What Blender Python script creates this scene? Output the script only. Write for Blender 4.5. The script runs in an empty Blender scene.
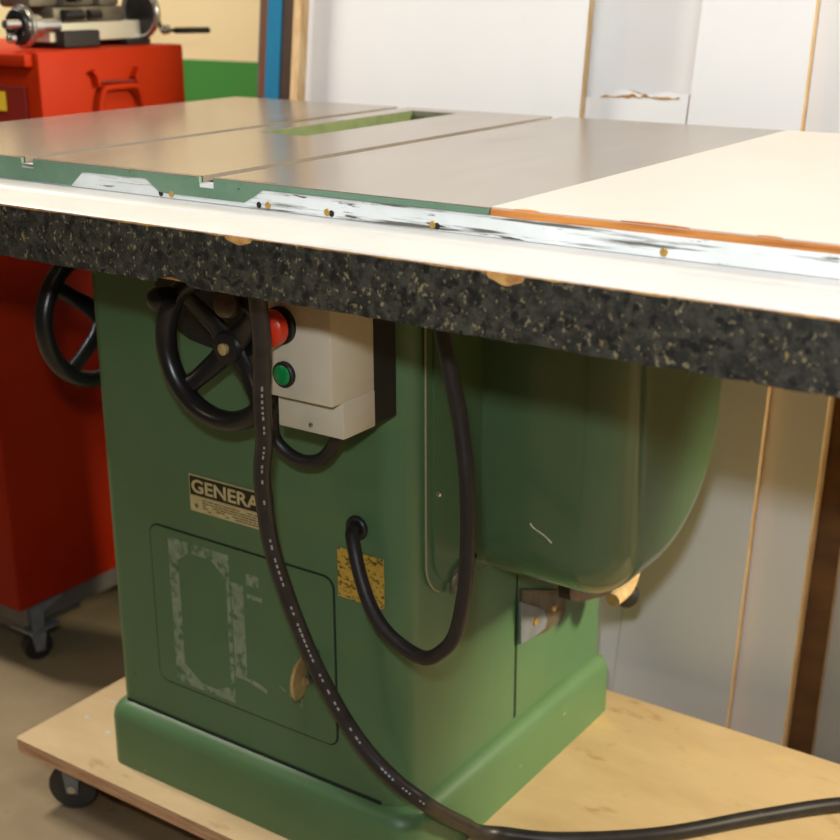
import bpy, bmesh, math, random
from mathutils import Vector, Matrix
random.seed(7)
C = bpy.context.scene.collection
sc = bpy.context.scene
R = math.radians

# ------------------------------------------------------------------ materials
def lin(c):
    c = c / 255.0
    return c / 12.92 if c <= .04045 else ((c + .055) / 1.055) ** 2.4
def rgb(r, g, b): return (lin(r), lin(g), lin(b), 1)

def mat(name, col, rough=.5, metal=0.0, var=None, vscale=8, vlo=.4, vhi=.65, bump=0, bscale=60, stretch=(1, 1, 1), coat=0, spec=None):
    m = bpy.data.materials.new(name); m.use_nodes = True
    nt = m.node_tree; b = nt.nodes['Principled BSDF']
    b.inputs['Roughness'].default_value = rough
    b.inputs['Metallic'].default_value = metal
    b.inputs['Base Color'].default_value = col
    if coat: b.inputs['Coat Weight'].default_value = coat; b.inputs['Coat Roughness'].default_value = .15
    if spec is not None: b.inputs['Specular IOR Level'].default_value = spec
    if var or bump:
        geo = nt.nodes.new('ShaderNodeNewGeometry')
        mp = nt.nodes.new('ShaderNodeMapping'); mp.inputs['Scale'].default_value = stretch
        nt.links.new(geo.outputs['Position'], mp.inputs['Vector'])
    if var:
        n = nt.nodes.new('ShaderNodeTexNoise'); n.inputs['Scale'].default_value = vscale
        n.inputs['Detail'].default_value = 8; n.inputs['Roughness'].default_value = .65
        nt.links.new(mp.outputs[0], n.inputs['Vector'])
        r = nt.nodes.new('ShaderNodeValToRGB')
        r.color_ramp.elements[0].position = vlo; r.color_ramp.elements[0].color = col
        r.color_ramp.elements[1].position = vhi; r.color_ramp.elements[1].color = var
        nt.links.new(n.outputs['Fac'], r.inputs['Fac'])
        nt.links.new(r.outputs['Color'], b.inputs['Base Color'])
    if bump:
        n2 = nt.nodes.new('ShaderNodeTexNoise'); n2.inputs['Scale'].default_value = bscale; n2.inputs['Detail'].default_value = 6
        nt.links.new(mp.outputs[0], n2.inputs['Vector'])
        bp = nt.nodes.new('ShaderNodeBump'); bp.inputs['Strength'].default_value = bump; bp.inputs['Distance'].default_value = .002
        nt.links.new(n2.outputs['Fac'], bp.inputs['Height']); nt.links.new(bp.outputs[0], b.inputs['Normal'])
    return m

def spots(m, layers):
    """extra flecks / scratches / stains on top of the base colour; each layer (colour, scale, lo, hi, stretch, offset)"""
    nt = m.node_tree; b = nt.nodes['Principled BSDF']
    geo = nt.nodes.new('ShaderNodeNewGeometry')
    for col, scale, lo, hi, st, off in layers:
        mp = nt.nodes.new('ShaderNodeMapping'); mp.inputs['Scale'].default_value = st; mp.inputs['Location'].default_value = off
        nt.links.new(geo.outputs['Position'], mp.inputs['Vector'])
        n = nt.nodes.new('ShaderNodeTexNoise'); n.inputs['Scale'].default_value = scale; n.inputs['Detail'].default_value = 5; n.inputs['Roughness'].default_value = .6
        nt.links.new(mp.outputs[0], n.inputs['Vector'])
        mr = nt.nodes.new('ShaderNodeMapRange'); mr.inputs['From Min'].default_value = lo; mr.inputs['From Max'].default_value = hi
        nt.links.new(n.outputs['Fac'], mr.inputs['Value'])
        mx = nt.nodes.new('ShaderNodeMix'); mx.data_type = 'RGBA'
        nt.links.new(mr.outputs[0], mx.inputs[0])
        s = b.inputs['Base Color']
        if s.is_linked: nt.links.new(s.links[0].from_socket, mx.inputs[6])
        else: mx.inputs[6].default_value = s.default_value
        mx.inputs[7].default_value = col
        nt.links.new(mx.outputs[2], s)
    return m

GREEN = spots(mat('green_enamel', rgb(82, 115, 80), .38, 0, rgb(75, 108, 73), 5, .35, .7, .06, 90),
              [(rgb(62, 78, 58), 60, .70, .74, (1, 1, 1), (0, 0, 0)), (rgb(104, 124, 66), 3.1, .56, .85, (1, 1, 1), (3, 1, 0))])
PLINTH = spots(mat('green_enamel_base', rgb(85, 118, 78), .42, 0, rgb(78, 111, 72), 5, .35, .7, .06, 90),
              [(rgb(190, 180, 110), 26, .70, .77, (1, 1, 1.6), (0, 0, 0)), (rgb(106, 126, 68), 3.1, .56, .85, (1, 1, 1), (3, 1, 0))])
COVERG = spots(mat('green_cover_enamel', rgb(78, 104, 74), .2, 0, rgb(72, 98, 68), 6, .35, .7, coat=.5),
              [(rgb(165, 160, 120), 40, .735, .75, (1.0, .5, 2.2), (0, 0, 2))])
SKIRTG = spots(mat('green_cast_edge', rgb(106, 138, 114), .45, 0, rgb(92, 124, 100), 14, .4, .65, .2, 120),
              [(rgb(40, 50, 42), 90, .68, .72, (1, 1, 1), (0, 0, 0))])
IRON = mat('ground_cast_iron', rgb(172, 163, 154), .24, .66, rgb(158, 149, 139), 7, .35, .7, .05, 40, (6, .6, 1))
spots(IRON, [(rgb(142, 128, 108), 5, .56, .8, (2, 1, 1), (0, 4, 0))])
IRONDARK = mat('slot_iron', rgb(186, 176, 164), .35, .5, rgb(166, 156, 144), 20)
WHITELAM = spots(mat('white_laminate', rgb(194, 186, 180), .42, 0, rgb(190, 182, 175), 3, .4, .7),
              [(rgb(205, 165, 120), 22, .755, .78, (1, 1.2, 1), (2, 0, 0))])
WHITEPAINT = spots(mat('white_paint', rgb(192, 191, 189), .45, 0, rgb(180, 179, 177), 6, .4, .7),
              [(rgb(158, 156, 148), 24, .66, .74, (.3, 3, 1), (0, 0, 0))])
SCRATCH = spots(mat('worn_white_paint', rgb(228, 232, 232), .45, 0, rgb(214, 218, 216), 10),
              [(rgb(98, 94, 86), 42, .545, .62, (.12, 1, 2.6), (1.3, 0, .2)), (rgb(60, 56, 52), 60, .62, .67, (.3, 1, 1.8), (4, 0, 0))])
CORE = mat('particle_board_core', rgb(196, 150, 84), .8, 0, rgb(150, 100, 48), 90, .4, .65, .4, 200)
PLYEDGE = mat('plywood_edge', rgb(205, 135, 62), .75, 0, rgb(150, 84, 30), 40, .4, .65, .3, 100, (.2, 1, 4))
GRANITE = spots(mat('dark_granite_laminate', rgb(34, 34, 31), .42, 0, rgb(60, 58, 51), 120, .42, .6),
              [(rgb(118, 108, 82), 210, .59, .66, (1, 1, .8), (0, 0, 0)), (rgb(22, 22, 22), 110, .55, .62, (1, 1, 1), (5, 0, 1)),
               (rgb(170, 168, 160), 240, .68, .73, (1, 1, 1), (9, 2, 3)), (rgb(128, 108, 66), 150, .64, .70, (1, 1, .7), (2, 7, 3))])
BLACK = mat('black_enamel', rgb(26, 25, 26), .3, 0, rgb(34, 32, 32), 20)
RUBBER = mat('black_rubber', rgb(29, 26, 28), .45, 0, rgb(38, 34, 35), 40, .4, .7, .1, 200)
CORDRUB = spots(mat('cord_rubber', rgb(31, 28, 30), .42, 0, rgb(44, 40, 41), 40), [(rgb(120, 110, 95), 60, .66, .8, (1, 1, 1), (0, 0, 0))])
BLACKPL = mat('black_plastic', rgb(22, 21, 20), .55)
BOXPL = spots(mat('ivory_switch_box', rgb(206, 198, 178), .4, 0, rgb(198, 190, 168), 5), [(rgb(120, 105, 80), 75, .72, .76, (1, 1, 1), (0, 0, 0))])
REDBTN = mat('red_plastic', rgb(206, 54, 24), .35)
GREENBTN = mat('green_plastic', rgb(10, 130, 62), .35)
STEEL = mat('bright_steel', rgb(200, 200, 198), .25, .95)
ZINC = mat('zinc_plate', rgb(136, 142, 150), .42, .35, rgb(120, 124, 130), 30)
TINPL = mat('worn_steel_plate', rgb(112, 104, 90), .5, .3, rgb(86, 70, 52), 24)
RUST = mat('rusty_steel', rgb(70, 54, 42), .7, .2, rgb(46, 34, 26), 30)
FOAM = mat('tan_foam', rgb(216, 190, 144), .9, 0, rgb(186, 150, 100), 60, .4, .7, .5, 150)
BRASS = mat('brass', rgb(206, 168, 92), .35, .8)
BRASSKNOB = mat('old_brass_knob', rgb(206, 178, 126), .4, .2, rgb(176, 146, 98), 50)
PLATEY = spots(mat('yellow_foil_plate', rgb(196, 160, 62), .45, .1, rgb(206, 172, 78), 20),
              [(rgb(92, 70, 28), 230, .52, .60, (.7, 1, 1.4), (0, 0, 0))])
PLATEB = mat('plate_black', rgb(30, 27, 22), .5)
PLATEC = mat('plate_cream', rgb(202, 188, 140), .5, 0, rgb(190, 168, 112), 60)
INK = mat('plate_ink', rgb(96, 84, 58), .6)
RESID = spots(mat('label_residue', rgb(140, 152, 124), .8, 0, rgb(120, 136, 106), 60, .4, .65),
              [(rgb(80, 112, 80), 85, .50, .62, (1, 1, 1), (1, 2, 3))])
GROOVE = mat('dark_gap', rgb(26, 34, 24), .8)
WOOD = spots(mat('dolly_plywood', rgb(204, 178, 136), .6, 0, rgb(186, 158, 116), 3.2, .38, .66, .06, 60, (1, 2.4, 1)),
              [(rgb(150, 116, 74), 12, .60, .76, (1, 2, 1), (2, 3, 0)), (rgb(80, 60, 40), 46, .725, .75, (1, 1, 1), (0, 0, 0)), (rgb(214, 184, 122), 5, .60, .8, (1, 1, 1), (7, 1, 0))])
WOODEDGE = mat('dolly_edge', rgb(206, 164, 128), .7, 0, rgb(160, 114, 78), 30, .4, .65, .2, 90, (.3, 1, 5))
CONC = spots(mat('concrete_floor', rgb(146, 128, 98), .75, 0, rgb(126, 108, 80), 5, .35, .7, .15, 70),
              [(rgb(96, 82, 60), 16, .66, .76, (1, 1, 1), (0, 0, 0))])
PANEL = mat('white_melamine', rgb(241, 241, 241), .38, 0, rgb(237, 237, 236), 2)
PANELGREY = mat('grey_melamine', rgb(196, 198, 190), .4, 0, rgb(188, 190, 182), 3)
TANEDGE = mat('chipboard_edge', rgb(226, 196, 148), .75, 0, rgb(200, 158, 104), 40, .4, .65, .3, 120, (2, 2, .4))
BROWNBD = mat('dark_brown_board', rgb(116, 80, 40), .6, 0, rgb(84, 56, 28), 6, .38, .66, .1, 50, (1, 1, 3))
DARKBD = mat('walnut_board', rgb(66, 46, 34), .6, 0, rgb(48, 34, 26), 10, .4, .65)
BLUE = spots(mat('blue_paint', rgb(0, 122, 164), .5, 0, rgb(0, 112, 152), 6), [(rgb(170, 190, 200), 40, .74, .76, (1, 1, 1), (0, 0, 0))])
RED = spots(mat('red_enamel', rgb(168, 42, 6), .55, 0, rgb(160, 36, 5), 4, spec=.1), [(rgb(120, 40, 24), 7, .66, .8, (1, 1, 1), (1, 1, 1))])
REDBODY = mat('deep_red_enamel', rgb(152, 34, 5), .5, 0, rgb(142, 28, 4), 4, spec=.15)
REDDARK = mat('dark_red_enamel', rgb(120, 26, 14), .45)
GREYST = mat('grey_tray', rgb(96, 90, 86), .6, 0, rgb(78, 72, 68), 20)
LATHE = mat('lathe_grey', rgb(110, 102, 86), .5, .2, rgb(70, 62, 50), 16)
WAYS = mat('pale_ways', rgb(206, 200, 178), .4, .2)
YELLOW = mat('yellow_label', rgb(216, 186, 40), .5)

def wall_material():
    m = bpy.data.materials.new('two_tone_wall'); m.use_nodes = True
    nt = m.node_tree; b = nt.nodes['Principled BSDF']; b.inputs['Roughness'].default_value = .6
    geo = nt.nodes.new('ShaderNodeNewGeometry'); sx = nt.nodes.new('ShaderNodeSeparateXYZ')
    nt.links.new(geo.outputs['Position'], sx.inputs[0])
    gt = nt.nodes.new('ShaderNodeMath'); gt.operation = 'GREATER_THAN'; gt.inputs[1].default_value = .863
    nt.links.new(sx.outputs['Z'], gt.inputs[0])
    n = nt.nodes.new('ShaderNodeTexNoise'); n.inputs['Scale'].default_value = 6; nt.links.new(geo.outputs['Position'], n.inputs['Vector'])
    cr = nt.nodes.new('ShaderNodeValToRGB')
    cr.color_ramp.elements[0].color = rgb(224, 206, 158); cr.color_ramp.elements[1].color = rgb(230, 213, 168)
    nt.links.new(n.outputs['Fac'], cr.inputs['Fac'])
    mx = nt.nodes.new('ShaderNodeMix'); mx.data_type = 'RGBA'
    nt.links.new(gt.outputs[0], mx.inputs[0]); mx.inputs[6].default_value = rgb(58, 130, 52)
    nt.links.new(cr.outputs[0], mx.inputs[7]); nt.links.new(mx.outputs[2], b.inputs['Base Color'])
    return m
WALL = wall_material()

# ------------------------------------------------------------------ object helpers
WLOC = {}
def thing(name, label, cat, loc=(0, 0, 0), group=None):
    o = bpy.data.objects.new(name, None); C.objects.link(o); o.empty_display_size = .05
    o.location = loc; o['label'] = label; o['category'] = cat
    if group: o['group'] = group
    WLOC[o.name] = Vector(loc)
    return o
def obj(name, bm, m, parent=None, smooth=False, label=None):
    bmesh.ops.recalc_face_normals(bm, faces=bm.faces[:])
    vs = [v.co for v in bm.verts]
    lo = Vector(min(v[i] for v in vs) for i in range(3)); hi = Vector(max(v[i] for v in vs) for i in range(3))
    c = (lo + hi) / 2
    for v in bm.verts: v.co -= c
    me = bpy.data.meshes.new(name); bm.to_mesh(me); bm.free()
    ms = m if isinstance(m, (list, tuple)) else [m]
    for k in ms: me.materials.append(k)
    if smooth:
        for p in me.polygons: p.use_smooth = True
        try: me.set_sharp_from_angle(angle=R(38))
        except Exception: pass
    o = bpy.data.objects.new(name, me); C.objects.link(o)
    if parent: o.parent = parent; o.location = c - WLOC[parent.name]
    else: o.location = c
    WLOC[o.name] = c
    if label: o['label'] = label
    return o
def tag(o, label, cat, group=None):
    o['label'] = label; o['category'] = cat
    if group: o['group'] = group
    return o
def struct(o): o['kind'] = 'structure'; return o

def N(): return bmesh.new()
def box(bm, lo, hi, mi=0, bev=0, seg=2):
    x0, y0, z0 = lo; x1, y1, z1 = hi
    v = [bm.verts.new(p) for p in ((x0,y0,z0),(x1,y0,z0),(x1,y1,z0),(x0,y1,z0),(x0,y0,z1),(x1,y0,z1),(x1,y1,z1),(x0,y1,z1))]
    fs = [bm.faces.new([v[i] for i in q]) for q in ((3,2,1,0),(4,5,6,7),(0,1,5,4),(1,2,6,5),(2,3,7,6),(3,0,4,7))]
    for f in fs: f.material_index = mi
    if bev:
        es = list({e for f in fs for e in f.edges})
        bmesh.ops.bevel(bm, geom=es, offset=bev, segments=seg, affect='EDGES', profile=.5)
    return bm
def bx(lo, hi, bev=0, seg=2): return box(N(), lo, hi, 0, bev, seg)
def prism(bm, pts, axis, a, b):
    """pts: 2-D polygon in the two other axes (kept in XYZ order), extruded along axis from a to b"""
    def P(p, t):
        l = list(p); l.insert('XYZ'.index(axis), t); return l
    A = [bm.verts.new(P(p, a)) for p in pts]; B = [bm.verts.new(P(p, b)) for p in pts]
    n = len(pts)
    bm.faces.new(A); bm.faces.new(B[::-1])
    for i in range(n): bm.faces.new((A[i], A[(i+1) % n], B[(i+1) % n], B[i]))
    return bm
def rrect(x0, y0, x1, y1, r, n=8):
    pts = []
    rs = r if isinstance(r, (list, tuple)) else [r]*4      # order: (x1,y1) (x0,y1) (x0,y0) (x1,y0)
    for (cx, cy, a0, q) in ((x1, y1, 0, rs[0]), (x0, y1, 90, rs[1]), (x0, y0, 180, rs[2]), (x1, y0, 270, rs[3])):
        ox = cx - q if a0 in (0, 270) else cx + q
        oy = cy - q if a0 in (0, 90) else cy + q
        for i in range(n+1):
            a = R(a0 + 90*i/n); pts.append((ox + q*math.cos(a), oy + q*math.sin(a)))
    return pts
def loft(bm, rings, cap=(True, True), closed=True):
    V = [[bm.verts.new(p) for p in r] for r in rings]
    n = len(V[0])
    for i in range(len(V)-1):
        for j in range(n if closed else n-1):
            k = (j+1) % n
            bm.faces.new((V[i][j], V[i][k], V[i+1][k], V[i+1][j]))
    if cap[0]: bm.faces.new(V[0][::-1])
    if cap[1]: bm.faces.new(V[-1])
    return bm
def frame_of(d):
    d = Vector(d).normalized()
    u = Vector((0, 0, 1)).cross(d) if abs(d.z) < .95 else Vector((1, 0, 0)).cross(d)
    u.normalize(); return d, u, d.cross(u)
def lathe(bm, prof, base, axis, n=32, cap=True):
    """prof: (distance along axis, radius)"""
    d, u, w = frame_of(axis); base = Vector(base)
    rings = []
    for t, r in prof:
        rings.append([base + d*t + (u*math.cos(2*math.pi*i/n) + w*math.sin(2*math.pi*i/n))*max(r, .0002) for i in range(n)])
    return loft(bm, rings, (cap, cap))
def cyl(bm, a, b, r, n=20):
    a = Vector(a); b = Vector(b); return lathe(bm, [(0, r), ((b-a).length, r)], a, b-a, n)
def catmull(pts, k=8):
    P = [Vector(p) for p in pts]; P = [P[0]*2-P[1]] + P + [P[-1]*2-P[-2]]
    out = []
    for i in range(1, len(P)-2):
        for j in range(k):
            t = j/k; a, b, c, d = P[i-1], P[i], P[i+1], P[i+2]
            out.append(.5*((2*b) + (-a+c)*t + (2*a-5*b+4*c-d)*t*t + (-a+3*b-3*c+d)*t**3))
    out.append(P[-2]); return out
def tube(bm, path, r, n=14, rfun=None):
    P = [Vector(p) for p in path]; rings = []
    t0 = (P[1]-P[0]).normalized(); _, u, w = frame_of(t0)
    for i, p in enumerate(P):
        t = (P[min(i+1, len(P)-1)] - P[max(i-1, 0)]).normalized()
        u = (u - t*u.dot(t)).normalized(); w = t.cross(u)
        rr = rfun(i/(len(P)-1)) if rfun else r
        rings.append([p + (u*math.cos(2*math.pi*k/n) + w*math.sin(2*math.pi*k/n))*rr for k in range(n)])
    return loft(bm, rings)
def torus(bm, c, axis, Rm, r, n=56, m=12, flat=1.0):
    d, u, w = frame_of(axis); c = Vector(c); rings = []
    for i in range(n):
        a = 2*math.pi*i/n; e = u*math.cos(a) + w*math.sin(a)
        rings.append([c + e*(Rm + r*math.cos(2*math.pi*j/m)) + d*(r*flat*math.sin(2*math.pi*j/m)) for j in range(m)])
    rings.append(rings[0])
    V = [[bm.verts.new(p) for p in q] for q in rings[:-1]]
    for i in range(n):
        for j in range(m):
            bm.faces.new((V[i][j], V[i][(j+1) % m], V[(i+1) % n][(j+1) % m], V[(i+1) % n][j]))
    return bm

# ------------------------------------------------------------------ the room
FZ = -.106
struct(obj('floor', bx((-4, -3, FZ-.05), (4, 1.075, FZ)), CONC))
struct(obj('wall_back', bx((-4, 1.075, FZ), (1.5, 1.2, 2.9)), WALL))

# ------------------------------------------------------------------ table saw
W, D, HP, E = .5013, .5137, .0974, .0166
ZT = .8433                     # table top
ZR = .817                      # rail top
saw = thing('table_saw', 'green cabinet table saw with steel top and dark speckled rail, on the plywood dolly', 'table saw', (W/2, D/2, 0))

# base plinth with sloped shoulder
bm = N()
rr = lambda i, z: [(x, y, z) for x, y in rrect(i-.006, i, W-i, D+.002-i, [.016, .016, .022, .034])]
loft(bm, [rr(0, 0), rr(0, .070), rr(.0015, .079), rr(.005, .086), rr(.011, .092), rr(.018, HP-.002), rr(.03, HP)])
obj('base_plinth', bm, PLINTH, saw, True)

# cabinet shell (open at the top)
bm = N()
out = rrect(E-.012, E, W-E, D-E+.009, [.008, .02, .022, .036], 10); inn = rrect(E-.008, E+.004, W-E-.004, D-E+.005, [.005, .016, .018, .032], 10)
z1 = .79
loft(bm, [[(x, y, z) for x, y in q] for q, z in ((out, HP-.004), (out, z1), (inn, z1), (inn, HP))], (True, True))
cab = obj('cabinet', bm, GREEN, saw, True)
bm = N(); box(bm, (E+.004, E-.0013, HP-.003), (W-E-.034, E+.001, HP+.0012))
obj('base_seam', bm, GROOVE, saw, False, label='dark line where cabinet meets base')
XS = W - E                     # right side plane
# side panel with dark seam at its front edge
obj('side_panel', bx((XS-.001, .268, HP+.004), (XS+.0014, .496, .33), .0006, 1), GREEN, saw)
obj('panel_seam', bx((XS-.001, .2645, HP+.003), (XS+.0006, .2678, .33)), GROOVE, saw, label='thin dark seam beside side panel')

# access door with gap, worn label remains and latch
dx0, dx1, dz0, dz1 = .0901, .3859, .1515, .3723
bm = N(); o_ = rrect(dx0-.0022, dz0-.0022, dx1+.0022, dz1+.0022, .016); prism(bm, o_, 'Y', E-.0007, E+.001)
door = obj('access_door', bm, GROOVE, saw)
bm = N(); prism(bm, rrect(dx0, dz0, dx1, dz1, .014), 'Y', E-.0018, E)
obj('door_panel', bm, GREEN, door)
bm = N()
Y0, Y1 = E-.0021, E-.0012
def strip(pts): prism(bm, pts, 'Y', Y0, Y1)
# worn paper frame remains: big label outline and smaller strips
lx0, lx1, lz0, lz1 = .1215, .2240, .1575, .3620
strip([(lx0, lz0), (lx0+.016, lz0), (lx0+.016, lz1-.028), (lx0, lz1-.028)])
strip([(lx0, lz1-.028), (lx0+.016, lz1-.028), (lx0+.035, lz1-.014), (lx1-.03, lz1-.014), (lx1-.006, lz1-.034), (lx1, lz1-.034), (lx1, lz1), (lx0, lz1)])
strip([(lx1-.006, lz0), (lx1, lz0), (lx1, lz1-.034), (lx1-.006, lz1-.034)])
strip([(lx0+.016, lz0), (lx1-.006, lz0), (lx1-.006, lz0+.022), (lx1-.03, lz0+.009), (lx0+.045, lz0+.009), (lx0+.016, lz0+.030)])
obj('label_residue', bm, RESID, door, label='pale scuffed outline of a removed label')
bm = N()
strip([(.226, .196), (.246, .196), (.246, .327), (.226, .327)])
strip([(.246, .196), (.278, .188), (.278, .194), (.246, .203)])
strip([(.252, .330), (.272, .330), (.272, .345), (.252, .345)])
strip([(.252, .312), (.276, .312), (.276, .318), (.252, .318)])
strip([(.298, .205), (.299, .2065), (.334, .190), (.334, .188)])
strip([(.333, .188), (.3345, .188), (.3345, .206), (.333, .206)])
obj('label_residue', bm, RESID, door, label='narrow pale strips left by a removed label')
bm = N(); lathe(bm, [(-.0022, .0), (-.0022, .024), (0, .0262), (.0022, .024), (.0022, 0)], (.347, E-.020, .240), (1, .30, 0), 32)
kn = obj('latch_knob', bm, BRASSKNOB, door, True, label='brass coloured disc turn handle')
bm = N(); cyl(bm, (.349, E-.002, .233), (.349, E-.012, .233), .006); obj('latch_stem', bm, STEEL, door, True)
bm = N(); box(bm, (.3600, E-.010, .240), (.3655, E-.001, .276), 0, .002); obj('latch_catch', bm, STEEL, door, label='small bright steel catch')

# name plates
def plate_text(txt, x0, x1, z0, z1, y, m, parent, name):
    cu = bpy.data.curves.new(name, 'FONT'); cu.body = txt; cu.size = 1; cu.extrude = .01; cu.offset = .022
    to = bpy.data.objects.new(name, cu); C.objects.link(to)
    bpy.context.view_layer.update()
    me = bpy.data.meshes.new_from_object(to.evaluated_get(bpy.context.evaluated_depsgraph_get()))
    bpy.data.objects.remove(to); bpy.data.curves.remove(cu)
    b = N(); b.from_mesh(me); bpy.data.meshes.remove(me)
    xs = [v.co.x for v in b.verts]; ys = [v.co.y for v in b.verts]
    ax, bx_, ay, by = min(xs), max(xs), min(ys), max(ys)
    for v in b.verts:
        x = x0 + (v.co.x-ax)/(bx_-ax)*(x1-x0); z = z0 + (v.co.y-ay)/(by-ay)*(z1-z0)
        v.co = Vector((x, y - v.co.z*.02, z))
    return obj(name, b, m, parent)
npl = obj('name_plate', bx((.1655, E-.0022, .4290), (.2985, E+.0005, .4560)), PLATEC, saw, label='black and cream maker name plate')
bm = N(); box(bm, (.1670, E-.0026, .4302), (.2970, E-.002, .4548)); obj('plate_field', bm, PLATEB, npl)
plate_text('GENERAL', .1700, .2945, .4336, .4512, E-.0027, PLATEC, npl, 'plate_lettering')
spl = obj('data_plate', bx((.1655, E-.0020, .4085), (.2850, E+.0005, .4283)), PLATEC, saw, label='cream plate of fine print below the name')
bm = N()
for k in range(5):
    z = .4258 - k*.0033; x = .186
    while x < .281:
        w = random.uniform(.004, .012)
        if random.random() < .85: box(bm, (x, E-.0024, z-.0013), (min(x+w, .2825), E-.0018, z))
        x += w + .0016
prism(bm, [(.1760+.0045*(1 if i % 2 == 0 else .4)*math.sin(i*math.pi/5), .4165+.0045*(1 if i % 2 == 0 else .4)*math.cos(i*math.pi/5)) for i in range(10)], 'Y', E-.0024, E-.0018)
obj('fine_print', bm, INK, spl)
ypl = obj('rating_plate', bx((.3944, E-.0018, .3545), (.4590, E+.0005, .4155)), PLATEY, saw, label='yellow foil plate under the looped cable')
for xx, zz in ((.3965, .4135), (.4570, .4135), (.3965, .3565), (.4570, .3565)):
    bm = N(); lathe(bm, [(0, .002), (.001, .0016), (.0014, .0)], (xx, E-.0018, zz), (0, -1, 0), 10); obj('rivet', bm, STEEL, ypl, True)

# handwheels
def handwheel(c, axis, name, spoke0, handle_ang, wall_len, rim=.085, label=None):
    c = Vector(c); d = Vector(axis).normalized(); up = Vector((0, 0, 1)); rt = up.cross(d)
    bm = N(); torus(bm, c, d, rim, .0115, flat=1.1)
    hw = obj(name, bm, BLACK, saw, True, label)
    for k in range(4):
        a = R(spoke0 + 90*k); e = rt*math.cos(a) + up*math.sin(a); q = d.cross(e)
        b = N(); rings = []
        for t, wd, off in ((.012, .015, -.018), (.03, .0125, -.018), (.06, .0105, -.009), (rim-.001, .0125, 0)):
            rings.append([c + e*t + d*off + q*(wd*math.cos(2*math.pi*j/12)) + d*(.0055*math.sin(2*math.pi*j/12)) for j in range(12)])
        loft(b, rings); obj('spoke', b, BLACK, hw, True)
    b = N(); lathe(b, [(-.022, .017), (.004, .020), (.008, .017), (.009, .008)], c - d*.018, d, 28); obj('hub', b, BLACK, hw, True)
    b = N(); lathe(b, [(0, .0065), (.005, .0065), (.0065, .004)], c - d*.010, d, 16); obj('hub_nut', b, BRASSKNOB, hw, True, label='dull brass shaft end')
    b = N(); cyl(b, c - d*.03, c - d*wall_len, .009); obj('shaft', b, STEEL, hw, True)
    a = R(handle_ang); e = rt*math.cos(a) + up*math.sin(a); hb = c + e*rim
    b = N(); lathe(b, [(0, .007), (.008, .007), (.014, .0125), (.028, .0135), (.036, .011), (.040, .004)], hb, d, 20); obj('crank_handle', b, BLACK, hw, True)
    return hw
handwheel((.2985, -.060, .6490), (0, -1, 0), 'front_handwheel', 43, 136, .0768, .079)
handwheel((-.056, .082, .610), (-1, 0, 0), 'side_handwheel', 38, 75, .0610)
bm = N(); prism(bm, [(.124, .712), (.130, .680), (.140, .655), (.156, .637), (.180, .627), (.2113, .6220), (.258, .6230), (.292, .629), (.312, .650), (.318, .700), (.305, .735), (.145, .735)], 'Y', E-.0008, E+.001)
obj('black_patch', bm, BLACKPL, saw, label='black patch behind the front handwheel')  # flat black shape laid on the cabinet front
bm = N(); lathe(bm, [(0, .006), (.02, .0055), (.03, .014), (.04, .014), (.046, .004)], (.326, -.046, .700), (.2, -1, .25), 18)
obj('lock_knob', bm, TINPL, saw, True, label='tan lock knob behind front handwheel')
bm = N(); cyl(bm, (.300, E+.002, .735), (.327, -.050, .699), .006); obj('lock_rod', bm, RUST, saw, True)

# switch box
BX0, BX1 = .386, .478
sb = obj('switch_box', bx((BX0, -.091, .6245), (BX1, -.020, .795), .0025), BOXPL, saw, True)
obj('lower_cover', bx((BX0+.006, -.074, .586), (BX1+.0005, -.020, .6262), .002), BOXPL, sb, True)
obj('mounting_box', bx((BX0-.004, -.021, .588), (BX1, E+.001, .795), .001), BLACKPL, sb, label='black back box')
def button(xc, zc, r, m, mush, ringr):
    b = N(); lathe(b, [(0, ringr), (.004, ringr), (.0055, ringr-.0015), (.0055, r)], (xc, -.091, zc), (0, -1, 0), 32)
    bz = obj('button_ring', b, BLACKPL, sb, True)
    b = N()
    if mush: lathe(b, [(.0, .009), (.010, .009), (.011, r), (.022, r), (.0255, r-.004), (.027, .004)], (xc, -.091, zc), (0, -1, 0), 32)
    else: lathe(b, [(0, r), (.006, r), (.0075, r-.002), (.0078, .002)], (xc, -.091, zc), (0, -1, 0), 32)
    obj('stop_button' if mush else 'start_button', b, m, sb, True, label='red mushroom stop button' if mush else 'green start button')
button(.4155, .7010, .0185, REDBTN, True, .0195)
button(.4185, .6505, .0105, GREENBTN, False, .0135)
bm = N(); lathe(bm, [(0, .003), (.001, .0025), (.0015, .0)], (.436, -.0742, .5945), (0, -1, 0), 12); obj('screw', bm, STEEL, sb, True)

# grommet + cables fixed to the saw
bm = N(); torus(bm, (.4235, E-.002, .446), (0, -1, 0), .0105, .0042, 28, 10); obj('grommet', bm, RUBBER, saw, True)
loop = [(.5800, -.062, .800), (.5860, -.061, .745), (.5894, -.060, .7096), (.5965, -.055, .6652), (.6026, -.050, .6247), (.6099, -.050, .5747), (.6127, -.050, .5227),
        (.6119, -.050, .4795), (.6086, -.050, .4401), (.598, -.050, .3922), (.5808, -.050, .3675), (.5606, -.050, .3543), (.5314, -.045, .3549),
        (.5015, -.040, .3653), (.4743, -.030, .3833), (.4536, -.020, .4097), (.4385, -.010, .4345), (.4290, -.001, .4465), (.4240, .012, .4465), (.4235, .022, .446)]
bm = N(); tube(bm, catmull(loop, 7), .0078); obj('looped_cable', bm, RUBBER, saw, True, label='black cable hanging in a loop')
box_cable = [(.404, -.020, .600), (.376, -.030, .606), (.354, -.036, .590), (.349, -.034, .556), (.362, -.030, .538), (.384, -.028, .531), (.408, -.028, .537), (.427, -.030, .555), (.440, -.034, .575), (.444, -.038, .592)]
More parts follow.
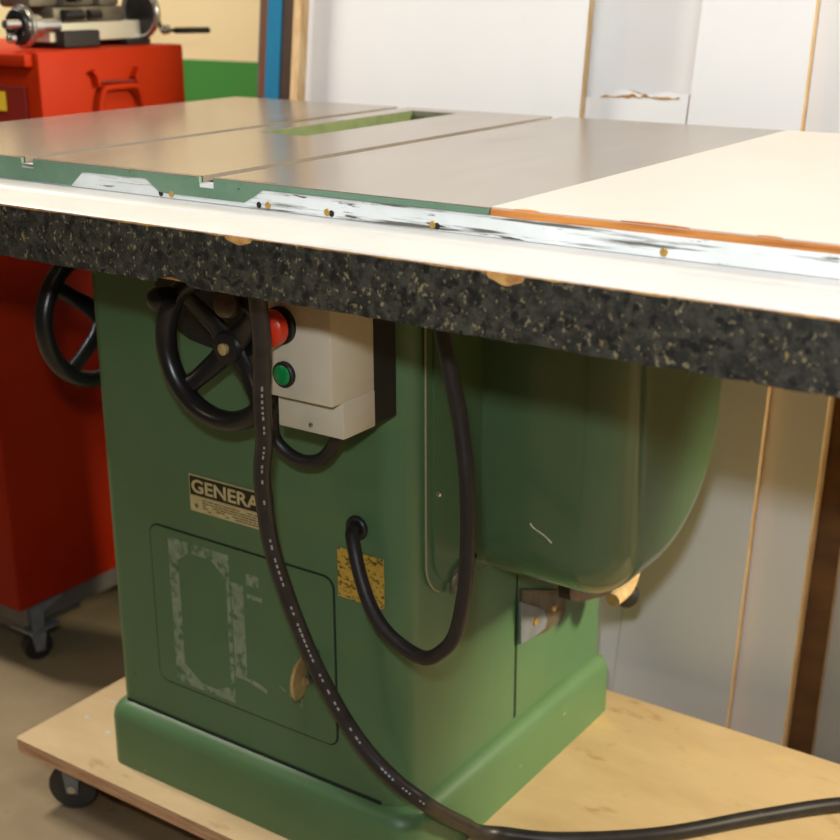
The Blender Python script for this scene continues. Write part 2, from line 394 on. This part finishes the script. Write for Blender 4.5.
bm = N(); tube(bm, catmull(box_cable, 7), .0072); obj('switch_cable', bm, RUBBER, saw, True, label='short black cable curling under switch box')

# motor cover with flange
bm = N(); Yf, Yb, zb, rf, rb, Xo, fr = .167, .4844, .3385, .060, .190, .6735, .062
rings = []; nx = 16
for i in range(nx+1):
    if i <= 4: x = XS+.004 + (Xo-fr-XS-.004)*i/4; ins = 0
    else:
        a = (i-4)/(nx-4)*math.pi/2*.999; x = Xo-fr+fr*math.sin(a); ins = fr*(1-math.cos(a))
    f, b_, z = Yf+ins, Yb-ins, zb+ins; r1 = max(rf-ins*.8, .006); r2 = max(rb-ins*.8, .006)
    q = [(x, f, .80-(.80-z-r1)*k/6) for k in range(7)]
    q += [(x, f+r1-r1*math.cos(t), z+r1-r1*math.sin(t)) for t in [math.pi/2*k/12 for k in range(1, 13)]]
    q += [(x, b_-r2+r2*math.sin(t), z+r2-r2*math.cos(t)) for t in [math.pi/2*k/16 for k in range(17)]]
    q += [(x, b_, z+r2+(.80-z-r2)*k/6) for k in range(1, 7)]
    rings.append(q)
loft(bm, rings)
SCR = [(.5590, .1668, .4308), (.5635, .1668, .4262), (.5780, .1668, .4200), (.5880, .1668, .4130)]
mc = obj('motor_cover', bm, COVERG, saw, True)
bm = N(); prism(bm, rrect(.0560, .352, .4950, .80, [.005, .005, .05, .05]), 'X', XS-.001, XS+.0045)
fl = obj('cover_flange', bm, COVERG, mc)
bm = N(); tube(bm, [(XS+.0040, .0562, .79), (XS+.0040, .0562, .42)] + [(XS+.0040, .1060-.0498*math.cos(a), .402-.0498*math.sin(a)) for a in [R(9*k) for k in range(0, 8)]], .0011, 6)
obj('edge_highlight', bm, mat('edge_highlight_paint', rgb(150, 146, 112), .4), mc, label='pale painted highlight along flange edge')  # pale strip painted in for the glint on the flange edge
bm = N(); prism(bm, rrect(.0690, .362, .4850, .795, [.004, .004, .045, .045]), 'X', XS+.004, XS+.0075); obj('flange_lip', bm, COVERG, mc)
bm = N(); lathe(bm, [(0, .0042), (.003, .0036), (.004, .001)], (XS+.007, .0775, .482), (1, 0, 0), 14); obj('screw', bm, STEEL, mc, True)
bm = N(); tube(bm, catmull([(XS+.010, .100, .352), (XS+.011, .103, .368), (XS+.013, .117, .376), (XS+.012, .137, .373)], 5), .0028, 8); obj('hook', bm, TINPL, mc, True, label='bent tan metal hook at cover corner')
bm = N(); box(bm, (XS+.006, .121, .3765), (XS+.014, .150, .3835), 0, .002); obj('latch_slot', bm, BLACKPL, mc)
bm = N(); tube(bm, catmull(SCR, 4), .0010, 6); 
obj('paint_scrape', bm, WAYS, mc, label='pale scrape through the paint')

# hinge bracket, prop bar, plug and knob under the cover
bm = N(); prism(bm, [(.2703, .286), (.3700, .246), (.3908, .222), (.3908, .2041), (.3790, .1990), (.3389, .1975), (.2900, .206), (.2703, .230)], 'X', XS+.0012, XS+.0052)
br = obj('hinge_plate', bm, TINPL, saw, label='worn steel hinge plate with two screws')
bm = N(); prism(bm, [(.2640, .272), (.3050, .2485), (.3230, .236), (.3330, .2175), (.3280, .2080), (.3000, .2075), (.2655, .2116)], 'X', XS+.0052, XS+.0085)
obj('hinge_leaf', bm, ZINC, br, label='blue grey hinge leaf')
for yy, zz in ((.3004, .2300), (.3564, .2258)):
    bm = N(); lathe(bm, [(0, .0058), (.0025, .0052), (.004, .002)], (XS+.005 if yy > .33 else XS+.0085, yy, zz), (1, 0, 0), 8); obj('hinge_screw', bm, BRASS, br, True)
bm = N(); prism(bm, [(.282, .300), (.2860, .2820), (.316, .2680), (.402, .2440), (.430, .2520), (.470, .300), (.440, .340), (.300, .345)], 'X', .535, .552)
obj('prop_bar', bm, RUST, saw, label='dark rusty bar beneath motor cover')
bm = N(); tube(bm, catmull([(.556, .398, .2385), (.556, .425, .2445), (.556, .440, .2560), (.556, .451, .2690), (.556, .456, .285)], 5), .017, 12, lambda t: .0105+.0045*math.sin(math.pi*min(1, t*1.1))); obj('foam_plug', bm, FOAM, saw, True, label='tan foam plug sticking out below cover')
bm = N(); lathe(bm, [(0, .010), (.010, .017), (.03, .018), (.038, .010)], (.545, .436, .2330), (.05, .75, -.45), 20); obj('bar_knob', bm, BLACKPL, saw, True)

# iron table: main casting and two wings
TY0, TY1 = -.105, .606
XL, XA, XB, XR = -.270, -.050, .425, .667
s1, s2 = (.0585, .0780), (.3270, .3465)
th = (.113, .1925, .224, .566)
ZB = ZT-.0062
bm = N()
def slab(x0, x1, y0=TY0+.004, y1=TY1, za=ZB, zb_=ZT): box(bm, (x0, y0, za), (x1, y1, zb_))
slab(XA, s1[0]); slab(s1[1], th[0]); slab(th[0], th[1], TY0+.004, th[2]); slab(th[0], th[1], th[3], TY1); slab(th[1], s2[0]); slab(s2[1], XB)
tt = obj('table_top', bm, IRON, saw, label='ground steel grey top with two mitre slots')
for s in (s1, s2):
    bm = N(); box(bm, (s[0], TY0+.004, ZB-.006), (s[1], TY1, ZT-.0095)); obj('mitre_slot', bm, IRONDARK, tt)
# painted front edge with scallops between thick lugs
def skirt(pts, name, par):
    b = N(); prism(b, pts, 'Y', TY0, TY0+.0055); return obj(name, b, SKIRTG, par, label='green painted cast edge')
zt = ZT-.0012; zk = .8180; zs = .8345; zw = .8372
n = .0095
skirt([(XA, zt), (XA, zk), (.137, zk+.001), (.156, zs), (.252, zs+.001), (.270, zk+.0055), (.2800, zk+.0045), (.386, zk+.0045), (.402, zk+.013), (.411, zw), (XB, zw), (XB, zt),
       (s2[1], zt), (s2[1], zt-n), (s2[0], zt-n), (s2[0], zt), (s1[1], zt), (s1[1], zt-n), (s1[0], zt-n), (s1[0], zt)], 'painted_edge', tt)
bm = N(); box(bm, (XA, TY0+.0005, zt), (s1[0], TY0+.0055, ZT)); box(bm, (s1[1], TY0+.0005, zt), (s2[0], TY0+.0055, ZT)); box(bm, (s2[1], TY0+.0005, zt), (XB, TY0+.0055, ZT))
obj('top_edge', bm, IRON, tt)
# blade throat, green inside
bm = N()
t0, t1, t2, t3 = th
box(bm, (t0-.0005, t2, .770), (t0+.003, t3, ZT-.0006)); box(bm, (t1, t2-.006, .770), (t1+.006, t3+.006, ZT-.007))
box(bm, (t0, t2-.006, .770), (t1, t2, ZT-.007)); box(bm, (t0, t3, .770), (t1, t3+.006, ZT-.007))
obj('blade_throat', bm, mat('throat_green', rgb(98, 110, 68), .6, 0, rgb(70, 84, 50), 30), tt, label='open blade slot, green inside')
bm = N(); box(bm, (t0, t2, .770), (t1, t3, .776)); obj('throat_floor', bm, BLACKPL, tt)
bm = N(); lathe(bm, [(0, .006), (.004, .006), (.0045, .0025)], (.182, .400, ZT-.014), (0, 0, 1), 14); obj('insert_screw', bm, BRASS, tt, True)
for x0, x1, nm in ((XL, XA, 'left_wing'), (XB, XR, 'right_wing')):
    w = obj('extension_wing', bx((x0, TY0+.0005, ZB), (x1, TY1, ZT)), IRON, saw, label='steel grey wing bolted to the main top')
    b = N(); prism(b, [(x0, zt), (x0, zw), (x1, zw), (x1, zt)], 'Y', TY0-.0006, TY0+.004); obj('painted_edge', b, SKIRTG, w)

# extension table to the right
EX1 = 1.90
ext = obj('extension_table', bx((XR+.0006, TY0+.001, ZT-.019), (EX1, TY1, ZT-.0012)), PLYEDGE, saw, label='white laminated extension table with orange wood edge')
bm = N(); box(bm, (XR+.0004, TY0+.003, ZT-.0014), (EX1, TY1-.0005, ZT+.0003)); obj('laminate_top', bm, WHITELAM, ext)
for x0, x1, dz in ((.690, .715, .002), (.790, .850, .0028), (.905, .925, .0016)):   # chipped laminate along the front edge
    pts = [(x0 + (x1-x0)*k/8, TY0+.0028 + .0055*math.sin(math.pi*k/8)*(.6+.4*random.random())) for k in range(9)]
    bm = N(); prism(bm, pts, 'Z', ZT-.0004, ZT+.0005); obj('chipped_edge', bm, PLYEDGE, ext)

# front rail: white strip top, speckled laminate front
RY = -.220; RX0, RX1 = -.34, 1.98
prof = [(-.092, .790), (-.092, .8366), (-.1035, .8366), (-.1035, ZR+.0003), (-.128, ZR), (-.131, ZR+.0022), (-.150, ZR+.0032), (-.155, ZR+.0012), (-.178, ZR+.0008), (-.183, ZR+.0022),
        (-.2155, ZR+.0012), (RY+.0018, ZR), (RY+.0018, .790)]
bm = N(); prism(bm, prof, 'X', RX0, RX1)
rail = obj('front_rail', bm, WHITEPAINT, saw, label='long rail, white above with dark speckled laminate front')
bm = N(); box(bm, (RX0, -.1042, ZR+.0012), (RX1, -.1030, .8362)); obj('worn_face', bm, SCRATCH, rail, label='white painted upright face with dark scratches')
bm = N(); box(bm, (RX0, RY+.0012, .768), (RX1, -.120, .791)); box(bm, (RX0, RY+.0010, .790), (RX1, RY+.0030, ZR-.0002)); obj('core_board', bm, CORE, rail, label='tan particle board core')
# laminate face with bites out of the top and bottom edge
def bite(xc, zc, w, h, top):
    out = []
    for k in range(0, 13):
        a = math.pi*k/12
        out.append((xc - w*math.cos(a), zc + (-1 if top else 1)*h*math.sin(a)*(1+.12*math.sin(5*a))))
    return out
zb0, zt0 = .7645, ZR-.0012
top = [(RX0, zt0)] + bite(.4819, zt0, .0165, .0058, True) + bite(.7534, zt0, .0175, .0078, True) + [(RX1, zt0)]
bot = [(RX0, zb0)] + bite(.398, zb0, .021, .0062, False) + [(RX1, zb0)]
# ragged edge points
def rag(pl, amp):
    res = []
    for (a, b) in zip(pl[:-1], pl[1:]):
        k = max(1, int((b[0]-a[0])/.012))
        for i in range(k): 
            t = i/k; res.append((a[0]+(b[0]-a[0])*t, a[1]+(b[1]-a[1])*t + (random.uniform(-amp, amp) if k > 1 and i else 0)))
    res.append(pl[-1]); return res
poly = rag(top, .0006) + rag(bot, .0008)[::-1]
bm = N(); prism(bm, poly, 'Y', RY-.0008, RY+.0012)
gf = obj('granite_laminate', bm, GRANITE, rail, label='black speckled stone pattern laminate face')
for xx in (.2871, .4162, .4887, .6079, .83, 1.0):
    bm = N(); lathe(bm, [(0, .0036), (.0012, .003), (.0014, .0)], (xx, -.1042, ZR+.0055), (0, -1, 0), 14); obj('rail_screw', bm, BRASS, rail, True)
for xx in (.272, .4045, .494, .6125):
    bm = N(); lathe(bm, [(0, .0032), (.0004, .003), (.0005, .0)], (xx, -.1042, ZR+.0048), (0, -1, 0), 12); obj('screw_hole', bm, BLACKPL, rail)
for xx in (-.25, .15, .60, 1.0):
    b = N(); box(b, (xx-.02, -.095, .745), (xx+.02, TY0+.03, .80)); obj('rail_bracket', b, RUST, rail)
obj('rear_light_blocker', bx((RX0+.125, TY1+.001, .790), (1.25, TY1+.118, .8120), .002), RUST, saw, label='added light blocker along the table back')  # unseen bar added to keep the right light off the red cabinet
# legs of the far extension end, outside the picture but carrying the table
for yy in (.0, .53):
    obj('extension_leg', bx((EX1-.045, yy, FZ+.0005), (EX1-.005, yy+.04, ZT-.018)), PLYEDGE, ext)

# ------------------------------------------------------------------ power cord
cord = [(.436, -.150, .800), (.4340, -.145, .766), (.4301, -.140, .7382), (.4225, -.1286, .6899), (.4069, -.1147, .6271), (.3985, -.1046, .5798), (.3840, -.0945, .5295), (.3778, -.0793, .4541), (.3852, -.0667, .3916), (.3977, -.0553, .3353),
        (.4134, -.0452, .2854), (.4387, -.0338, .2306), (.4667, -.025, .1904), (.4980, -.016, .1610), (.5200, .000, .1366), (.5200, .031, .1053), (.5190, .0629, .0759), (.5185, .0962, .0466), (.5215, .122, .0230), (.5400, .150, .0105), (.6037, .1818, .0098), (.7018, .2617, .0098), (.7908, .3686, .0098), (.8664, .4522, .0098), (.950, .515, .0098), (1.06, .540, .0098), (1.20, .530, .0098), (1.322, .500, .0105), (1.362, .488, .004), (1.40, .478, -.055), (1.47, .470, -.0955), (1.62, .470, -.0962), (1.90, .52, -.0962)]
bm = N(); CP = catmull(cord, 8); tube(bm, CP, .0094)
pc = tag(obj('power_cord', bm, CORDRUB, None, True), 'thick black power cord hanging from the speckled rail and trailing right across the plywood', 'power cord')
bm = N()
cam_pos = Vector((1.2686, -1.0718, 1.0315))
for i in range(28, 112):
    if random.random() < .35: continue
    a, b = CP[i], CP[i+1]; m_ = (a+b)/2; t = (b-a).normalized(); o = (Vector((1.1, -1.2, .6))).normalized(); o = (o - t*o.dot(t)).normalized(); s = t.cross(o)
    L = (b-a).length*random.uniform(.2, .36); c0 = m_ + o*.0092
    vs = [bm.verts.new(c0 + t*L*x + s*.0011*y + o*.0005) for x, y in ((-1, -1), (1, -1), (1, 1), (-1, 1))]
    us = [bm.verts.new(v.co - o*.0008) for v in vs]
    bm.faces.new(vs); bm.faces.new(us[::-1])
    for k in range(4): bm.faces.new((vs[k], us[k], us[(k+1) % 4], vs[(k+1) % 4]))
obj('printed_marking', bm, mat('cord_print', rgb(150, 144, 140), .6), pc, label='faint pale print along the cord')

# ------------------------------------------------------------------ dolly
dol = thing('plywood_dolly', 'pale plywood platform on casters under the green saw', 'dolly', (.59, .26, FZ))
bm = N(); prism(bm, rrect(-.160, -.040, 1.34, .559, .006, 3), 'Z', -.0010, 0); obj('deck', bm, WOOD, dol)
bm = N(); prism(bm, rrect(-.160, -.040, 1.34, .559, .006, 3), 'Z', -.020, -.0008); obj('deck_edge', bm, WOODEDGE, dol)
for xx, yy in ((-.118, .058), (-.075, .090), (-.060, .045), (-.118, .108)):
    bm = N(); lathe(bm, [(0, .0045), (.0006, .004), (.001, 0)], (xx, yy, 0), (0, 0, 1), 10); obj('deck_bolt', bm, WAYS, dol, True)
def caster(x, y, ax, par, top, r, wm, fm):
    ax = Vector(ax).normalized(); c = Vector((x, y, FZ + r)); sd = ax.cross(Vector((0, 0, 1)))
    b = N(); box(b, (x-.03, y-.03, top-.004), (x+.03, y+.03, top)); lathe(b, [(0, .017), (.010, .017)], (x, y, top-.013), (0, 0, 1), 20)
    for s in (-1, 1):
        p0 = c + ax*s*.0145; 
        q = [p0 + sd*(-.014) + Vector((0, 0, top-.010-c.z)), p0 + sd*.014 + Vector((0, 0, top-.010-c.z)), p0 + sd*.008 - Vector((0, 0, .008)), p0 - sd*.008 - Vector((0, 0, .008))]
        loft(b, [[v + ax*.001 for v in q], [v - ax*.001 for v in q]])
    f = obj('caster', b, fm, par)
    b = N(); lathe(b, [(-.011, r*.55), (-.011, r*.93), (-.008, r), (.008, r), (.011, r*.93), (.011, r*.55)], c, ax, 32); w = obj('wheel', b, wm, f, True)
    b = N(); lathe(b, [(-.0185, .006), (.0185, .006)], c, ax, 14); obj('axle', b, STEEL, f, True)
WHEEL = mat('grey_black_wheel', rgb(52, 50, 48), .5)
for x, y, ax in ((-.088, .000, (.50, -.86, 0)), (1.28, .02, (.2, -1, 0)), (-.10, .50, (.5, -.8, 0)), (1.28, .50, (.4, -.9, 0))):
    caster(x, y, ax, dol, -.020, .036, WHEEL, ZINC)

# ------------------------------------------------------------------ leaning sheets and boards
TH = math.atan(.12); UPV = Vector((0, math.sin(TH), math.cos(TH))); NV = Vector((0, math.cos(TH), -math.sin(TH)))
def board(name, x0, x1, off, t, s0, s1, m, edge, label, cat, ragged=False, tilt=0, group=None, x0t=None, x1t=None):
    """sheet leaning back on the wall; front face m, edges edge"""
    bm = N(); o = Vector((0, .63+off, FZ))
    def shift(x):
        K = ((-.5, .97), (-.349, .97), (.279, .59), (.45, .33), (.622, .27), (.707, .18), (.76, .13), (2, .13))
        for (a, ga), (b, gb) in zip(K[:-1], K[1:]):
            if a <= x <= b: return x + .03*(ga + (gb-ga)*(x-a)/(b-a))
        return x
    x0t = x0 if x0t is None else x0t; x1t = x1 if x1t is None else x1t
    x0, x1, x0t, x1t = shift(x0), shift(x1), shift(x0t), shift(x1t)
    _ = x0t; x1t = x1 if x1t is None else x1t
    s0 = max(s0, t*.13)
    front = [(x0, s0), (x1, s0)]
    if ragged:
        k = 18
        for i in range(k+1):
            x = x1t + (x0t-x1t)*i/k
            front.append((x, s1 + random.uniform(-.0012, .0012) + .003*math.sin(i*.7) - .030*max(0, i/k-.6)))
    else: front += [(x1t, s1), (x0t, s1)]
    A = [bm.verts.new(o + UPV*s + Vector((x, 0, 0))) for x, s in front]
    B = [bm.verts.new(v.co + NV*t) for v in A]
    f = bm.faces.new(A); f.material_index = 0
    g = bm.faces.new(B[::-1]); g.material_index = 0
    for i in range(len(A)):
        h = bm.faces.new((A[i], A[(i+1) % len(A)], B[(i+1) % len(A)], B[i])); h.material_index = 1
    ob = obj(name, bm, [m, edge])
    return tag(ob, label, cat, group)
board('white_sheet', -.270, .279, 0, .017, 0, 2.44, PANEL, TANEDGE, 'wide white sheet leaning directly behind the blade slot, with a tan right edge', 'sheet', group='leaning white sheets')
board('white_sheet', .262, .4238, .022, .018, 0, .980, PANEL, CORE, 'short white sheet with a ragged broken top edge just above the table back', 'sheet', True, x1t=.4505, group='leaning white sheets')
ragged = bpy.data.objects['white_sheet.001']
bm = N(); pts = []
for k in range(15):                                     # exposed fibre along the broken top edge
    x = .305 + .128*k/14; pts.append((x, .9725 + random.uniform(-.0022, .0012) - .008*max(0, .35-k/14)))
top_ = [(x, zz + .0030 + random.uniform(-.0008, .0022) - (.0022 if random.random() < .25 else 0)) for x, zz in pts]
prism(bm, pts + top_[::-1], 'Y', 0, .0012)
for v in bm.verts:
    s_, yy = v.co.z, v.co.y
    v.co = Vector((.0125, .652, FZ)) + UPV*s_ + NV*(yy-.0008) + Vector((v.co.x, 0, 0))
obj('broken_edge', bm, CORE, ragged, label='tan fibre showing along broken top edge')
board('white_sheet', .4244, .622, .022, .018, 0, 2.40, PANEL, TANEDGE, 'tall white sheet right of the broken one, casting a grey shadow strip', 'sheet', x0t=.492, group='leaning white sheets')
board('white_sheet', .200, .520, .066, .016, 0, 2.36, PANEL, TANEDGE, 'white sheet set back above the ragged broken edge', 'sheet', group='leaning white sheets')
board('white_sheet', .560, .707, .042, .032, 0, 2.40, PANEL, TANEDGE, 'narrow white sheet left of the brown board', 'sheet', group='leaning white sheets')
board('brown_board', .600, .744, .077, .012, 0, 1.0, BROWNBD, TANEDGE, 'dark brown wooden board standing at the right, below the rail', 'board')
board('grey_sheet', .700, 1.00, .091, .016, 0, 1.0, PANELGREY, TANEDGE, 'grey sheet at the far right, behind the brown board', 'sheet')
board('white_sheet', .640, 1.30, .110, .014, 0, 2.40, PANEL, TANEDGE, 'rearmost white sheet, at the upper right behind the extension table', 'sheet', group='leaning white sheets')
board('tan_batten', -.2725, -.2560, -.030, .020, 0, 2.15, TANEDGE, TANEDGE, 'tan wooden batten along the left edge of the wide white sheet', 'batten')
board('dark_plank', -.3155, -.276, -.008, .020, 0, 2.20, DARKBD, DARKBD, 'dark brown plank between the blue plank and the tan batten', 'plank')
board('blue_plank', -.349, -.3165, -.010, .020, 0, 2.25, BLUE, BLUE, 'bright blue painted plank leaning on the wall', 'plank')
board('brown_strip', -.3635, -.350, -.008, .018, 0, 2.10, mat('red_brown_wood', rgb(104, 62, 34), .6), DARKBD, 'thin reddish brown strip left of the blue plank', 'strip')
board('grey_strip', -.3700, -.3641, -.006, .012, 0, 2.05, GREYST, GREYST, 'slim grey strip, leftmost of the leaning pieces', 'strip')

# ------------------------------------------------------------------ red cabinet and what stands on it
rc = thing('rolling_cabinet', 'tall red steel rolling cabinet on casters behind the side handwheel', 'cabinet', (-.75, .5, FZ))
obj('body', bx((-1.05, .207, .012), (-.450, .92, .690), .006), REDBODY, rc, True)
bm = N(); box(bm, (-1.03, .228, -.028), (-.462, .90, .013), 0, .003); box(bm, (-.60, .235, -.046), (-.480, .36, -.027)); tray = obj('base_tray', bm, GREYST, rc)
bm = N(); prism(bm, [(.236, .006), (.31, .006), (.262, -.010), (.262, -.050), (.240, -.044)], 'X', -.463, -.459); obj('corner_gusset', bm, ZINC, rc, label='pale steel corner gusset')
for x, y in ((-.485, .262), (-.99, .262), (-.485, .86), (-.99, .86)): caster(x, y, (.9, -.3, 0), rc, -.040, .026, RUBBER, ZINC)

ch = thing('tool_chest', 'red steel tool chest with a bail handle on its side, under the small lathe', 'tool chest', (-.70, .51, .690))
obj('body', bx((-.95, .352, .6905), (-.450, .672, .920), .004), RED, ch, True)
bm = N(); box(bm, (-.95, .336, .898), (-.462, .356, .918), 0, .003); obj('lid_lip', bm, RED, ch, True)
bm = N(); box(bm, (-.93, .345, .70), (-.480, .3535, .868), 0, .002); dr = obj('drawer_front', bm, REDDARK, ch)
bm = N(); box(bm, (-.5680, .3435, .828), (-.527, .346, .858)); obj('warning_label', bm, YELLOW, dr, label='small yellow label')
hx = -.437
bm = N(); tube(bm, catmull([(hx, .461, .806), (hx-.002, .463, .830), (hx, .470, .853), (hx+.002, .478, .8585), (hx+.003, .508, .8590), (hx+.002, .538, .8580), (hx, .549, .850), (hx-.002, .558, .828), (hx, .562, .806)], 5), .0055, 10)
hd = obj('bail_handle', bm, RED, ch, True)
bm = N(); tube(bm, [(hx-.004, .462, .869), (hx-.004, .548, .866)], .003, 8); obj('hinge_rod', bm, REDDARK, hd)
for yy, s in ((.462, -1), (.548, 1)):
    bm = N(); prism(bm, [(yy, .860), (yy+s*.004, .878), (yy+s*.012, .886), (yy+s*.004, .889), (yy-s*.006, .874)], 'X', -.4505, hx+.001); obj('mount', bm, RED, hd)

la = thing('bench_lathe', 'small grey bench lathe with black handwheels on top of the red chest', 'lathe', (-.54, .50, .920))
bm = N(); box(bm, (-.60, .452, .9206), (-.500, .530, .948), 0, .003); obj('foot', bm, BLACKPL, la); bm = N(); box(bm, (-.60, .600, .9206), (-.510, .655, .930), 0, .002); obj('foot', bm, BLACKPL, la)
obj('bed', bx((-.60, .440, .9300), (-.520, .642, .9600), .002), WAYS, la, label='pale machined bed')
bm = N(); box(bm, (-.61, .455, .9600), (-.525, .610, .985), 0, .004); box(bm, (-.62, .420, .985), (-.54, .560, 1.06), 0, .008); box(bm, (-.60, .57, .985), (-.54, .615, 1.04), 0, .005); obj('carriage', bm, LATHE, la, True)
bm = N(); cyl(bm, (-.520, .47, .972), (-.520, .51, .972), .009); cyl(bm, (-.520, .525, .972), (-.520, .55, .972), .008); cyl(bm, (-.526, .49, 1.0), (-.50, .49, 1.0), .008); obj('adjusting_screw', bm, BLACK, la, True)
def small_wheel(c, s, r, name):
    c = Vector(c); a = Vector((0, s, 0))
    b = N(); lathe(b, [(-.012, r*.6), (-.010, r), (.0, r), (.004, r*.9), (.004, r*.55), (.001, r*.5), (.001, .012), (.014, .010), (.015, .002)], c, a, 32); w = obj(name, b, BLACK, la, True)
    b = N(); torus(b, c + a*-.009, a, r*1.0, .005, 36, 8); obj('chrome_rim', b, STEEL, w, True)
    return w, c, a
w, c, a = small_wheel((-.520, .652, .972), 1, .040, 'handwheel')
b = N(); cyl(b, c + a*.012 + Vector((.01, 0, 0)), (-.515, .690, .943), .004); lathe(b, [(0, .003), (.008, .009), (.018, .009), (.022, .003)], (-.515, .684, .943), (0, 1, 0), 14); obj('crank_arm', b, STEEL, w, True)
b = N(); cyl(b, (-.515, .700, .941), (-.515, .728, .940), .003); cyl(b, (-.515, .722, .940), (-.515, .806, .938), .0055); obj('crank_grip', b, BLACKPL, w, True)
w, c, a = small_wheel((-.520, .376, .957), -1, .029, 'handwheel')
b = N(); lathe(b, [(0, .018), (.03, .018), (.034, .012), (.07, .012)], (-.520, .386, .957), (0, 1, 0), 20); obj('dial_collar', b, STEEL, w, True)
b = N(); cyl(b, (-.500, .362, .962), (-.500, .335, .962), .007); lathe(b, [(0, .003), (.006, .008), (.014, .008), (.018, .002)], (-.512, .365, .940), (0, -1, 0), 12); obj('crank_grip', b, STEEL, w, True)

# ------------------------------------------------------------------ light
wd = bpy.data.worlds.new('room_ambient'); sc.world = wd; wd.use_nodes = True
wd.node_tree.nodes['Background'].inputs[0].default_value = (1, .86, .64, 1)
wd.node_tree.nodes['Background'].inputs[1].default_value = .045
def area(name, loc, target, sx, sy, power, col):
    l = bpy.data.lights.new(name, 'AREA'); l.shape = 'RECTANGLE'; l.size = sx; l.size_y = sy; l.energy = power; l.color = col
    o = bpy.data.objects.new(name, l); C.objects.link(o); o.location = loc
    o.rotation_euler = (Vector(target) - Vector(loc)).to_track_quat('-Z', 'Y').to_euler()
    return o
area('ceiling_tube_light', (1.2, -.8, 2.5), (.4, .3, .8), 1.1, .5, 34, (1, .985, .975))
area('right_ceiling_light', (3.2, 1.29, 1.80), (.6, .3, .1), .4, .4, 175, (1, .88, .62))
area('front_left_fill', (-1.5, -2.6, 2.4), (-.4, .2, .2), .6, .4, 7, (1, .84, .60))  # added fill for the red cabinet front, not an actual lamp
area('left_ceiling_light', (-1.7, .07, 2.5), (-.4, .15, 0), .6, .25, 66, (1, .92, .79))
area('camera_flash', (1.24, -1.10, 1.20), (.4, .3, .6), .07, .05, 9.0, (.92, .97, 1))

# ------------------------------------------------------------------ camera
f, yaw, pit, rol = 1331.69, .6093, -.3220, -.0042
cd = bpy.data.cameras.new('camera'); co = bpy.data.objects.new('camera', cd); C.objects.link(co); sc.camera = co
fw = Vector((-math.sin(yaw)*math.cos(pit), math.cos(yaw)*math.cos(pit), math.sin(pit))); rt = Vector((math.cos(yaw), math.sin(yaw), 0)); up = rt.cross(fw)
r2 = rt*math.cos(rol) + up*math.sin(rol); u2 = -rt*math.sin(rol) + up*math.cos(rol)
M = Matrix((r2, u2, -fw)).transposed().to_4x4(); M.translation = cam_pos
co.matrix_world = M
cd.sensor_width = 36; cd.sensor_fit = 'HORIZONTAL'; cd.lens = f/840*36; cd.clip_start = .02
cd.dof.use_dof = True; cd.dof.focus_distance = 1.30; cd.dof.aperture_fstop = 7.0

vs = sc.view_settings
sc.display_settings.display_device = 'sRGB'
vs.view_transform = 'Standard'; vs.look = 'None'; vs.gamma = 1; vs.use_curve_mapping = False; vs.exposure = 0
